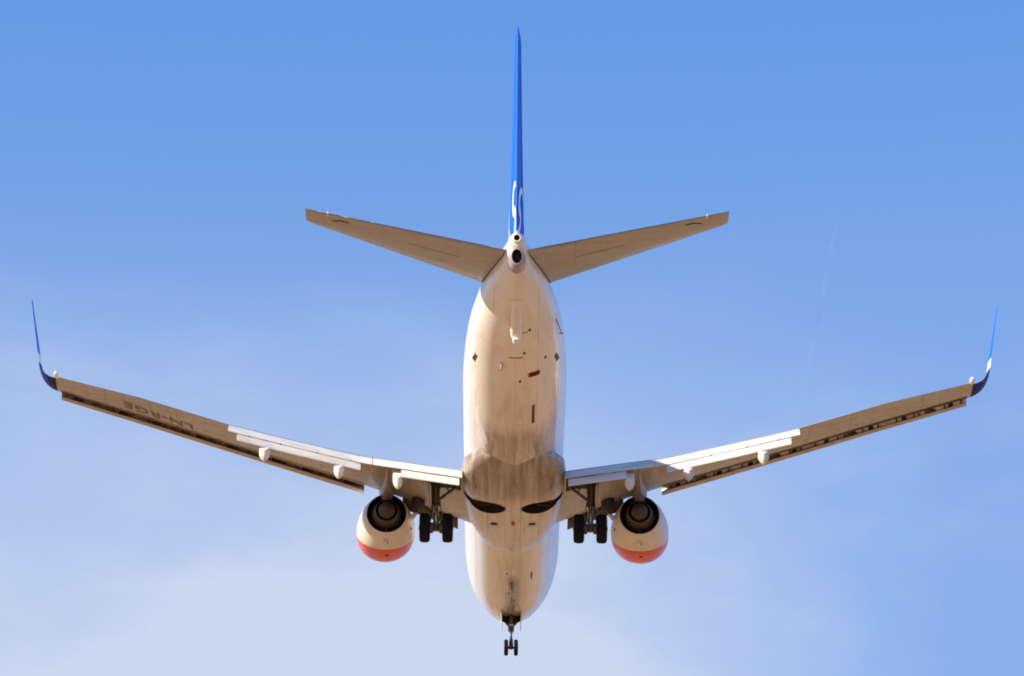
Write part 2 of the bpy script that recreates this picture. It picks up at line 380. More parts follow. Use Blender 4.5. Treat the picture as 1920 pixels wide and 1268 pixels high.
fit('lap_joint_plate', 31.35, 1.46, .55, .10, M_HOT, .006, -.10)
b = MB()
for x, s in ((-.5, 31.9),):
    zb = belly_z(s, x); b.loft([[P(s+.16*math.cos(t)*k, x+.04*math.sin(t)*k, zb+.03-h) for t in (2*math.pi*q/14 for q in range(14))] for k, h in ((1.1, 0), (1, .14), (.7, .2))], True, True)
b.build('drain_mast', M_APU, FUS)
def blade(name, s, x, ln, h, mat, lean=.12):
    b = MB(); zb = belly_z(s, x)+.02
    b.loft([[P(s+lean*k+l*math.cos(t)/2, x+.02*math.sin(t), zb-h*k) for t in (2*math.pi*q/14 for q in range(14))] for k, l in ((0, ln), (.6, ln*.8), (1, ln*.5))], True, True)
    return b.build(name, mat, FUS)
blade('belly_antenna', 8.6, 0, .35, .26, M_DARK); blade('belly_antenna', 10.8, .02, .28, .2, M_WHITE); blade('belly_antenna', 24.6, 0, .4, .22, M_APU)
for s, x in ((7.2, -.12), (9.9, -.2), (6.2, .12)): fit('drain_port', s, x, .16, .06, M_DARK, .009)
b = MB(); zb, zt, hw, zc = fsec(33.4)
for (s, x0, z0, s1, x1, z1, r) in ((33.6, 1.40, .25, 32.9, 1.60, -.03, .018), (32.95, 1.66, -.05, 32.98, 1.50, -.06, .022)): b.tube(P(s, x0, z0), P(s1, x1, z1), r, r*.6, 10)
b.build('static_probe', M_DARK, FUS)

# belly / wing-root fairing, with the two open wheel wells cut into it
BF = [(12.9,-1.97,.95),(13.5,-2.10,1.22),(14.4,-2.19,1.42),(15.4,-2.26,1.62),(16.8,-2.32,1.86),(18.5,-2.36,1.96),(20.0,-2.36,1.97),(21.5,-2.31,1.92),(22.6,-2.23,1.85),(23.4,-2.10,1.62),(24.0,-2.0,1.28),(24.6,-1.86,.80)]
def bring(s, n=36):
    xs = [r[0] for r in BF]; zb = herm(xs, [r[1] for r in BF], s); hw = herm(xs, [r[2] for r in BF], s)
    out = []; e = .62; top = -.95 if s < 20 else -.95-.13*(s-20)
    for k in range(n+1):
        t = -math.pi/2+math.pi*k/n
        sx = math.copysign(abs(math.sin(t))**e, math.sin(t)); cz = max(math.cos(t), 0)**(e+.1)
        out.append(P(s, hw*sx, top+(zb-top)*cz))
    zi = -.9
    out += [P(s, hw*.6, zi), P(s, 0, zi), P(s, -hw*.6, zi)]
    return out
mb = MB(); mb.loft([bring(s) for s in np.arange(12.9, 24.61, .3)], True, True)
BEL = mb.build('belly_fairing', [M_BELLY, M_DARK], FUS)
def well_cutter(sg):
    pts = []
    for k in range(28):
        t = 2*math.pi*k/28; r = .60
        pts.append((19.72+r*math.cos(t)*1.0, sg*(.97+.64*math.sin(t))))
    b = MB(); b.loft([[P(s, x, z) for s, x in pts] for z in (-2.8, -2.03)], True, True, False, 1)
    # slot for the leg, out to the side of the fairing
    q = [(20.1, 1.15), (20.05, 2.4), (19.66, 2.4), (19.40, 1.15)]
    c = MB(); c.loft([[P(s, sg*x, z) for s, x in q] for z in (-2.9, -1.70)], True, True, False, 1)
    return [b.build('cut', [M_BELLY, M_DARK], FUS), c.build('cut', [M_BELLY, M_DARK], FUS)]
cuts = well_cutter(-1)+well_cutter(1)
for c in cuts:
    mo = BEL.modifiers.new('well', 'BOOLEAN'); mo.object = c; mo.operation = 'DIFFERENCE'; mo.solver = 'EXACT'
bpy.context.view_layer.update()
dg = bpy.context.evaluated_depsgraph_get()
nm = bpy.data.meshes.new_from_object(BEL.evaluated_get(dg)); BEL.modifiers.clear(); BEL.data = nm; nm.name = 'belly_fairing'
for c in cuts: bpy.data.objects.remove(c)
for sg in (-1, 1):     # wheel-well rim seal
    b = MB(); pts = [P(19.72+.60*math.cos(t), sg*(.97+.64*math.sin(t)), -2.22+(.0 if abs(math.sin(t)) < 2 else 0)) for t in (2*math.pi*k/40 for k in range(41))]
    def fz(x): 
        q = min(abs(x)/1.985, .9999); t = math.asin(q**(1/.62)); return -.95+(-2.36+.95)*math.cos(t)**.72
    pts = [Vector((p.x, p.y, fz(p.x)-.005)) for p in pts]
    b.path(pts, .022, 8); b.build('wheel_well_seal', M_RUB, FUS)
    b = MB(); b.path([P(19.3, sg*.5, -2.07), P(19.7, sg*1.0, -2.08), P(20.15, sg*1.3, -2.06)], .022, 8); b.path([P(20.2, sg*.75, -2.07), P(19.9, sg*1.2, -2.09), P(19.6, sg*1.5, -2.07)], .016, 8); b.path([P(19.35, sg*.9, -2.07), P(19.3, sg*1.35, -2.07)], .03, 8)
    b.build('wheel_well_plumbing', M_HOT, FUS)
    b = MB(); b.lathe(P(17.75, sg*.72, -2.30), (0, 0, -1), [(0, .13), (.05, .12), (.07, .10)], 20); b.build('pack_outlet', M_DARK, FUS)
    b = MB(); zz = -2.33; b.loft([[P(17.8+ds, sg*(.72+w), zz-h) for w, h in ((-.16, 0), (-.1, .09), (.1, .09), (.16, 0))] for ds in (-.05, -.5)], True, True)
    b.build('pack_outlet_scoop', M_BELLY, FUS)
    # stiffening bead and rear root fillet
    b = MB(); b.plate([P(21.9, sg*1.46, -2.1), P(21.4, sg*1.46, -2.1), P(21.4, sg*1.46, -2.30), P(21.8, sg*1.46, -2.28)], .04, (1, 0, 0))
    b.build('drain_mast', M_APU, FUS)
b = MB(); b.lathe(P(18.0, 0, -2.37), (0, 0, -1), [(0, .07), (.08, .06), (.12, .02)], 14); b.build('beacon_light', M_RED, FUS)
b = MB(); b.plate([P(22.5, 0, -2.1), P(21.9, 0, -2.1), P(22.0, 0, -2.42), P(22.4, 0, -2.42)], .06, (1, 0, 0)); b.build('drain_mast', M_APU, FUS)

# ------------------------------------------------------------------ wings
AF = [(1.0, .000), (.95, .10), (.85, .27), (.7, .47), (.55, .60), (.4, .66), (.3, .65), (.2, .58), (.12, .48), (.06, .36), (.025, .24), (.008, .13), (0, 0)]
AL = [(.008, -.10), (.025, -.17), (.06, -.24), (.12, -.30), (.2, -.34), (.3, -.36), (.4, -.36), (.55, -.32), (.7, -.22), (.85, -.10), (.95, -.03), (1.0, -.015)]
def airfoil(le, te, th, nrm=Vector((0, 0, 1)), cut=1.0):
    le = Vector(le); te = Vector(te); d = te-le
    return [le+d*x*cut+nrm*(t*th) for x, t in AF+AL]
WT = [ # y, LE s, LE z, TE s, TE z, thickness
 (1.0,14.0,-1.28,21.6,-1.58,1.05),(1.9,14.6,-1.10,21.5,-1.43,.98),(3.8,15.7,-.74,21.35,-1.10,.78),(5.7,16.55,-.36,21.2,-.78,.62),
 (8.2,17.87,-.02,21.63,-.33,.50),(10.7,19.2,.34,22.1,.14,.40),(13.9,20.87,.83,23.03,.84,.28),(17.0,22.5,1.27,23.95,1.34,.17)]
WY = [r[0] for r in WT]
def wsec(y): return [float(np.interp(y, WY, [r[k] for r in WT])) for k in range(1, 6)]
def wlow(y, s, off=0):      # z of the lower skin
    a, za, c, zc, th = wsec(y); q = (s-a)/(c-a)
    xs = [0]+[x for x, t in AL]; ts = [0]+[t for x, t in AL]
    return za+(zc-za)*q+float(np.interp(q, xs, ts))*th-off
def wupp(y, s):
    a, za, c, zc, th = wsec(y); q = (s-a)/(c-a)
    return za+(zc-za)*q+float(np.interp(q, [x for x, t in AF][::-1], [t for x, t in AF][::-1]))*th
def wing_ring(y, sg):
    a, za, c, zc, th = wsec(y)
    return airfoil(P(a, sg*y, za), P(c, sg*y, zc), th)
def S2(sg, y, s, z): return P(s, sg*y, z)
def slab_ring(sg, y, s, z, chord, th, delta, prof='flap'):
    """flap section: nose at (s,z), chord turned down by delta"""
    d = P(math.cos(delta)*chord, 0, -math.sin(delta)*chord); n = P(math.sin(delta), 0, math.cos(delta))
    o = P(s, sg*y, z); out = []
    up_ = [(1, .0), (.8, .25), (.5, .55), (.25, .65), (.1, .5), (.03, .28), (0, 0)]; lo_ = [(.03, -.2), (.1, -.3), (.3, -.3), (.6, -.15), (.9, -.02), (1, -.04)]
    return [o+d*x+n*t*th for x, t in up_+lo_]
def make_wing(sg):
    ys = [1.0, 1.9, 2.8, 3.8, 4.8, 5.7, 7, 8.2, 9.5, 10.7, 12, 13, 13.9, 15, 16, 17.0]
    b = MB(); b.loft([wing_ring(y, sg) for y in ys], True, True)
    w = b.build('wing', M_WING, A)
    # winglet: curved root then blade
    b = MB(); rings = []; r_ = .75; c0, a0 = 1.45, 22.5
    for k in range(0, 11):
        t = k/10; ang = R(10.5)+(R(81)-R(10.5))*t
        y = 17.0+r_*(math.sin(ang)-math.sin(R(10.5))); z = 1.27+r_*(math.cos(R(10.5))-math.cos(ang))
        ch = c0-(.30)*t; s = a0+.38*t; n = Vector((-sg*math.sin(ang), 0, math.cos(ang)))
        rings.append(airfoil(P(s, sg*y, z), P(s+ch, sg*y, z+.01*(1-t)), .17-.07*t, n))
    b.loft(rings, False, False)
    # colour: navy underneath, blue blade, white flash at the blend
    wl = b.build('winglet_blend', M_NAVY, w)
    b = MB(); y0, z0, s0, ch0 = y, z, s, ch; rings = []
    for k in range(0, 3):
        t = k/2*.16; rings.append(airfoil(P(s0+t*1.6, sg*(y0+t*.27), z0+t*2.13), P(s0+t*1.6+ch0-t*.7, sg*(y0+t*.27), z0+t*2.13), .095-.065*t, Vector((-sg, 0, .15))))
    b.loft(rings, False, False); b.build('winglet_flash', M_WHITE, w)
    b = MB(); rings = []
    for k in range(0, 9):
        t = .16+.84*k/8; rings.append(airfoil(P(s0+t*1.6, sg*(y0+t*.27), z0+t*2.13), P(s0+t*1.6+ch0-t*.7, sg*(y0+t*.27), z0+t*2.13), .095-.065*t, Vector((-sg, 0, .15))))
    b.loft(rings, True, True); b.build('winglet', M_BLUE, w)
    # rear position light at the tip
    b = MB(); b.lathe(P(23.85, sg*16.93, 1.36), (0, -1, .1), [(-.1, .05), (.0, .09), (.2, .10), (.34, .08), (.40, .03)], 16); b.build('tip_light', M_LIGHT, w)
    # flaps
    def flap(name, y0, y1, ds, dz, ch0, ch1, th, delta, n=10, skew=0):
        b = MB(); rings = []
        for k in range(n+1):
            y = y0+(y1-y0)*k/n; a, za, c, zc, tt = wsec(y); ch = ch0+(ch1-ch0)*k/n
            rings.append(slab_ring(sg, y, c+ds+(skew*(k/n)), zc+dz, ch, th, delta))
        b.loft(rings, True, True, True)
        return b.build(name, M_FLAP, w)
    D1, D2 = R(29), R(51)
    flap('main_flap', 1.92, 5.25, -.10, -.05, .98, .98, .16, D1)
    flap('main_flap', 5.28, 10.62, -.10, -.05, .98, .84, .15, D1)
    k1 = (.98*math.cos(D1)-.17, -.98*math.sin(D1)-.085)
    flap('aft_flap', 2.02, 4.18, k1[0], k1[1], .46, .46, .09, D2)
    k2 = (.90*math.cos(D1)-.16, -.90*math.sin(D1)-.075)
    flap('aft_flap', 5.70, 10.28, k2[0], k2[1], .46, .42, .09, D2)
    for y in (2.5, 3.8, 6.15, 7.4, 8.75, 9.9):
        a, za, c, zc, tt = wsec(y)
        for dy in (-.07, .07):
            b = MB(); b.box(P(c+.64, sg*(y+dy), zc-.52), (.06, .10, .07)); b.build('flap_hinge', M_HOT, w)
    # flap track fairings
    for y, sc in ((4.30, .95), (6.50, 1.0), (9.25, 1.05)):
        a, za, c, zc, tt = wsec(y); b = MB(); rings = []
        zw = wlow(y, c-.5)
        shield = ((-.9, 1), (-1, .7), (-1, .0), (-.88, -.35), (-.55, -.75), (-.12, -1), (.12, -1), (.55, -.75), (.88, -.35), (1, .0), (1, .7), (.9, 1))
        for ds, wd, zt, zb in ((-2.1, .03, zw+.10, zw+.02), (-1.6, .12, zw+.05, zw-.16), (-1.0, .18, zw+.02, zw-.32), (-.5, .205, zw+.0, zw-.42), (0, .215, zc-.20, zc-.80), (.4, .215, zc-.50, zc-1.12), (.72, .20, zc-.74, zc-1.33), (.90, .175, zc-.86, zc-1.38), (.98, .12, zc-.92, zc-1.34), (1.02, .03, zc-1.0, zc-1.24)):
            zm = (zt+zb)/2; hz = (zt-zb)/2
            rings.append([P(c+ds, sg*y+wd*sc*x, zm+hz*z) for x, z in shield])
        b.loft(rings, True, True, True); o_ = b.build('flap_track_fairing', M_FLAP, w)
        o_.data.set_sharp_from_angle(angle=R(24))
    # leading-edge slats, four panels, each a thick curved nose with a hollow back
    sy = [5.72, 8.40, 11.2, 14.0, 16.88]
    for i in range(4):
        b = MB(); y0, y1 = sy[i]+.003, sy[i+1]-.003; outer = []; inner = []
        for k in range(7):
            y = y0+(y1-y0)*k/6; a, za, c, zc, tt = wsec(y); ch = (c-a); k_ = .62+.38*(ch/4.6)
            ox, oz = a-.36*k_, za-.19*k_
            o_ = [(.52, .27), (.30, .27), (.12, .20), (.02, .08), (-.01, -.03), (.01, -.11), (.06, -.15), (.15, -.15), (.30, -.065)]
            i_ = [(.30, -.04), (.20, -.05), (.14, .02), (.155, .10), (.24, .185), (.40, .235), (.52, .25)]
            outer.append([P(ox+p*k_, sg*y, oz+q*k_) for p, q in o_]); inner.append([P(ox+p*k_, sg*y, oz+q*k_) for p, q in i_])
        rings = [o2+i2 for o2, i2 in zip(outer, inner)]
        b.loft(rings, True, True, True, mis=[0]*9+[1]*7); sl_ = b.build('slat', [M_SLAT, M_SLAT_SHADE if sg < 0 else M_SLAT_LIT], w)  # slat back painted shaded on the left wing, lit on the right
        span = y1-y0      # tracks and ribs in the cove
        def cove_box(q, wd, ins, thk, name, mat):
            a, za, c, zc, tt = wsec(q); k_ = .62+.38*((c-a)/4.6); b = MB()
            pr = [(.145, -.03), (.15, .09), (.22, .175), (.30, .20), (.30-ins*.2, .10-ins*.1), (.26-ins, -.02)]
            for e in (0,): b.loft([[P(a-.36*k_+p*k_, sg*yy, za-.19*k_+z_*k_) for p, z_ in pr] for yy in (q-wd/2, q+wd/2)], True, True, False)
            b.build(name, mat, w)
        for fr in (.10, .34, .42, .72, .90):
            cove_box(y0+span*(fr+.03*math.sin(i*2.1+fr*9)), .035, .0, 0, 'slat_rib', M_COVE)
        for fr in (.22, .80):
            cove_box(y0+span*fr, .16 if sg > 0 else .34, .02, 0, 'slat_track', M_DARK)
        cove_box(y0+span*.55, .42, .03, 0, 'slat_actuator_cover', M_COVE)
        # exposed dark fixed nose behind the slat
        b = MB(); rr = []
        for k in range(7):
            y = y0+(y1-y0)*k/6; a, za, c, zc, tt = wsec(y); pr_ = []
            for x, t in [(.22, .0)]+[(.12, .48), (.06, .36), (.025, .24), (.008, .13), (0, 0), (.008, -.10), (.025, -.17), (.06, -.24), (.10, -.285), (.14, -.315), (.18, -.335), (.20, -.34)]:
                q = (x, t)
                pr_.append(P(a+(c-a)*x-.006, sg*y, za+(zc-za)*x+(t+math.copysign(.012/tt, t) if x != .22 else 0)*tt))
            rr.append(pr_)
        b.loft(rr, True, True, True); b.build('slat_cove', M_SLAT_SHADE if sg < 0 else M_COVE, w)
    # inboard Krueger flap hinged under the leading edge, with its actuator housings
    b = MB(); rings = []
    for k in range(7):
        y = 2.12+(4.25-2.12)*k/6; a, za, c, zc, tt = wsec(y)
        zl = wlow(y, a+.28); h = .50
        rings.append([P(a+.34, sg*y, zl+.03), P(a+.02, sg*y, zl-.10), P(a-.28, sg*y, zl-.20), P(a-.46, sg*y, zl-.22), P(a-.54, sg*y, zl-.16), P(a-.52, sg*y, zl-.08), P(a-.40, sg*y, zl-.05), P(a-.1, sg*y, zl-.02), P(a+.2, sg*y, zl+.06)])
    b.loft(rings, True, True); KR = b.build('krueger_flap', M_COVE, w)
    b = MB()
    for q in (2.35, 2.75, 3.1, 3.45, 3.8):
        a, za, c, zc, tt = wsec(q); zl = wlow(q, a+.28)
        b.plate([P(a+.75, sg*q, zl-.02), P(a+.35, sg*q, zl-.20), P(a-.2, sg*q, zl-.26), P(a-.1, sg*q, zl-.08), P(a+.7, sg*q, zl+.05)], .05, (1, 0, 0))
    b.build('krueger_hinge', M_COVE, w)
    b = MB(); zz = wlow(3.62, 16.9)
    b.loft([[P(16.9+.55*math.cos(u)*-1, sg*3.62+.26*math.sin(u)*math.cos(t), zz+.02+.42*math.sin(u)*math.sin(t)) for t in (2*math.pi*k/20 for k in range(20))] for u in (math.pi*(.02+.96*q/12) for q in range(13))], True, True)
    b.build('krueger_actuator_fairing', M_DARK, w)
    # gear bay near the rear spar: dark sheet on the skin paints its shaded opening
    b = MB(); grid = []
    for (y, s_a, s_b) in ((1.98, 19.35, 21.3), (2.35, 19.45, 21.3), (2.7, 19.3, 21.3), (3.0, 19.2, 21.2), (3.12, 19.3, 21.2)):
        grid.append([P(s, sg*y, wlow(y, s, .012)) for s in np.linspace(s_a, s_b, 10)])
    b.loft(grid, False, False, True, closed=False); b.build('gear_bay_shade', M_DARK, w)
    b = MB(); b.plate([P(19.9, sg*3.22, wlow(3.22, 19.9)+.03), P(21.1, sg*3.2, wlow(3.2, 21.1)+.03), P(21.05, sg*3.25, wlow(3.2, 21)-.22), P(20.1, sg*3.27, wlow(3.2, 20.1)-.20)], .025, (1, 0, 0))
    b.build('gear_bay_door', M_WING, w)
    # aileron gap and fuel-panel plates
    b = MB()
    for y in np.arange(6.6, 16.3, .62):
        a, za, c, zc, tt = wsec(y); s = a+(c-a)*.42; 
        pts = [P(s+.16*math.cos(t)*min(1, (c-a)/2.5), sg*(y+.11*math.sin(t)), 0) for t in (2*math.pi*k/14 for k in range(14))]
        pts = [Vector((p.x, p.y, wlow(abs(p.x), -p.y, .004))) for p in pts]; b.add(pts, [tuple(range(14))], False)
    b.build('tank_access_panels', M_STAB, w)['kind'] = 'stuff'
    return w
WL = make_wing(-1); WR = make_wing(1)

# registration under the left wing
def text_mesh(txt, size, wid):
    cu = bpy.data.curves.new('t', 'FONT'); cu.body = txt; cu.size = size; cu.space_character = 1.06; cu.offset = .012
    o = bpy.data.objects.new('t', cu); COL.objects.link(o); bpy.context.view_layer.update()
    me = bpy.data.meshes.new_from_object(o.evaluated_get(bpy.context.evaluated_depsgraph_get()))
    bpy.data.objects.remove(o)
    xs = [v.co.x for v in me.vertices]; k = wid/(max(xs)-min(xs)); x0 = min(xs)
    for v in me.vertices: v.co.x = (v.co.x-x0)*k
    bm = bmesh.new(); bm.from_mesh(me); bmesh.ops.triangulate(bm, faces=bm.faces)
    bmesh.ops.subdivide_edges(bm, edges=[e for e in bm.edges if e.calc_length() > .12], cuts=2); bm.to_mesh(me); bm.free()
    return me
me = text_mesh('LN-RGE', .80, 2.5); me.name = 'registration'
for v in me.vertices:
    y = 12.05+v.co.x; sL = 21.86+.50*(y-13.3)-v.co.y; v.co = P(sL, -y, wlow(y, sL, .012))
link('registration_lettering', me, WL, M_REG)

# ------------------------------------------------------------------ tail
def surf(name, secs, mat, parent, nrm=Vector((0, 0, 1))):
    b = MB(); b.loft([airfoil(le, te, th, nrm) for le, te, th in secs], True, True); return b.build(name, mat, parent)
SAF = [(1.0, .0), (.9, .10), (.75, .27), (.6, .40), (.45, .48), (.3, .50), (.2, .47), (.1, .37), (.05, .28), (.015, .16), (0, 0)]
def sym(le, te, th, nrm):
    le = Vector(le); te = Vector(te); d = te-le
    return [le+d*x+nrm*t*th for x, t in SAF]+[le+d*x-nrm*t*th for x, t in SAF[::-1][1:]]
def stab(sg):
    def sec(y):
        t = (y-.3)/(7.17-.3)
        return (33.55+(38.25-33.55)*t, 1.33+.74*t, 37.60+(39.42-37.60)*t, 1.30+.76*t, .40-.29*t)
    b = MB(); rings = []
    for y in (.3, 1, 2, 3, 4, 5, 6, 6.8, 7.1, 7.17):
        a, za, c, zc, th = sec(y); k = 1 if y < 7.05 else (.8 if y < 7.15 else .4)
        rings.append(sym(P(a, sg*y, za), P(c, sg*y, zc), th*k, Vector((0, 0, 1))))
    b.loft(rings, True, True); o = b.build('horizontal_stabilizer', M_STAB, A)
    # polished leading edge
    b = MB(); rr = []
    for y in np.linspace(1.15, 7.0, 8):
        a, za, c, zc, th = sec(y)
        rr.append([P(a+(c-a)*x-.006, sg*y, za+(zc-za)*x+t*(th+.012)) for x, t in [(.07, .315), (.05, .28), (.015, .16), (0, 0), (.015, -.16), (.05, -.28), (.07, -.315)]]+[P(a+(c-a)*.03, sg*y, za)])
    b.loft(rr, True, True); b.build('leading_edge_strip', M_FLAP, o)
    # elevator balance notch + hinge fairing near the tip
    a, za, c, zc, th = sec(6.15); b = MB()
    pts = [(c-.48, 6.28), (c-.40, 6.0), (c-.50, 5.72), (c-.56, 5.72), (c-.47, 6.0), (c-.54, 6.28)]
    def lw(y, s):
        a, za, c, zc, th = sec(y); q = (s-a)/(c-a); return za+(zc-za)*q-th*float(np.interp(q, [x for x, t in SAF][::-1], [t for x, t in SAF][::-1]))
    b.plate([P(s, sg*y, lw(y, s)-.004) for s, y in pts], .012, (0, 0, 1)); b.build('elevator_hinge', M_DARK, o)
    b = MB(); a, za, c, zc, th = sec(6.42); b.box(P(c-.05, sg*6.42, zc-.01), (.05, .3, .05)); b.build('trim_tab_fitting', M_LIGHT, o)
    # dark root seal where it meets the hull
    b = MB(); pts = []
    for k in range(15):
        s = 34.12+(37.35-34.12)*k/14; zb, zt, hw, zc_ = fsec(s); zl = lw(.9, s) if s > 33.95 else 1.35
        q = min(max((zl-zc_)/((zt-zc_) if zl > zc_ else (zc_-zb)), -.99), .99); xx = hw*math.sqrt(1-q*q)
        pts.append(P(s, sg*(xx+.02), lw(max(xx, .4), s)-.01))
    b.path(pts, .011, 8); b.build('root_seal', M_DARK, o)
    return o
HL = stab(-1); HR = stab(1)

FV = [(1.7,31.4,36.9,.56),(2.6,32.6,37.2,.54),(4.0,33.6,37.6,.47),(6.0,34.95,38.1,.36),(8.0,36.3,38.62,.27),(8.8,36.85,38.82,.235),(9.0,37.02,38.88,.20),(9.12,37.35,38.90,.10)]
FZ = [r[0] for r in FV]
def vsec(z): return [float(np.interp(z, FZ, [r[k] for r in FV])) for k in (1, 2, 3)]
b = MB(); rings = []
for z in [1.7, 2.1, 2.6, 3.2, 4, 5, 6, 7, 8, 8.8, 9.0, 9.12]:
    a, c, th = vsec(z); cc = a+(c-a)*.70
    rings.append([P(a+(c-a)*x, t*th, z) for x, t in ((.70, .33),(.6,.42),(.45,.49),(.3,.5),(.2,.47),(.1,.36),(.05,.27),(.015,.15),(0,0),(.015,-.15),(.05,-.27),(.1,-.36),(.2,-.47),(.3,-.5),(.45,-.49),(.6,-.42),(.70,-.33))])
b.loft(rings, True, True); FIN = b.build('vertical_fin', M_BLUE, A)
b = MB(); rings = []
for z in [2.05, 2.6, 3.2, 4, 5, 6, 7, 8, 8.8, 9.0, 9.12]:
    a, c, th = vsec(z)
    rings.append([P(a+(c-a)*x, t*th*.96, z) for x, t in ((.71, 0), (.715, .31), (.8, .225), (.9, .12), (1.0, .02), (1.0, -.02), (.9, -.12), (.8, -.225), (.715, -.31))])
b.loft(rings, True, True); RUD = b.build('rudder', M_BLUE, FIN)
# dorsal fin
b = MB(); rings = []
for s, h, w in ((27.5, .02, .03), (29, .22, .06), (30.5, .50, .10), (31.6, .95, .16), (32.5, 1.4, .2)):
    rings.append([P(s, w*x, 1.9+(h+.1)*zz) for x, zz in ((-1, 0), (-.7, .6), (0, 1), (.7, .6), (1, 0))])
b.loft(rings, True, True); b.build('dorsal_fin', M_FUS, FIN)
# white S lettering on both faces of the fin
def fin_half(s, z):
    a, c, th = vsec(z); q = (s-a)/(c-a)
    return th*float(np.interp(q, [0, .05, .1, .2, .3, .45, .6, .7, .715, .8, .9, 1.0], [0, .27, .36, .47, .5, .49, .42, .33, .31, .225, .12, .02]))
def letter_strip(pts, w0, w1, sg, b):
    """pts: (u along reading direction, v up) in metres; calligraphic stroke of varying width"""
    n = len(pts)
    L_, R_ = [], []
    for i, (s, z) in enumerate(pts):
        p0 = pts[max(i-1, 0)]; p1 = pts[min(i+1, n-1)]; dx, dz = p1[0]-p0[0], p1[1]-p0[1]; l = math.hypot(dx, dz) or 1
        t = i/(n-1); w = (w0+(w1-w0)*math.sin(math.pi*t))/2
        for lst, k in ((L_, 1), (R_, -1)):
            ss, zz = s-dz/l*w*k, z+dx/l*w*k; lst.append(P(ss, sg*(fin_half(ss, zz)+.022), zz))
    vs = L_+R_; b.add(vs, [(i, i+1, n+i+1, n+i) for i in range(n-1)], True)
def S_pts(cs, cz, hw, hh, slant, flip):
    out = []
    for k in range(49):
        t = k/48
        if t < .5: a = R(30)+(R(285)-R(30))*(t/.5)*1.0; x = math.cos(a); z = .5+.5*math.sin(a)
        else: a = R(105)-(R(105)+R(150))*((t-.5)/.5); x = math.cos(a); z = -.5+.5*math.sin(a)
        out.append((cs+flip*(x*hw+slant*z), cz+z*hh))
    return out
for sg in (-1, 1):
    flip = 1 if sg < 0 else -1      # port side reads nose to tail, starboard reads tail to nose
    b = MB(); letter_strip(S_pts(36.78, 3.02, .40, .88, .36 , flip), .11, .36, sg, b); b.build('fin_lettering', M_WHITE, FIN)
    b = MB(); a0 = 34.72      # the A next to it
    letter_strip([(a0-flip*.05*0-.55*1, 2.0+.0), (a0-.27, 3.0), (a0+.02, 4.0)], .20, .20, sg, b)
    letter_strip([(a0+.02, 4.0), (a0+.33, 3.0), (a0+.65, 2.0)], .28, .28, sg, b)
    letter_strip([(a0-.35, 2.7), (a0+.1, 2.7), (a0+.45, 2.7)], .16, .16, sg, b); b.build('fin_lettering', M_WHITE, FIN)

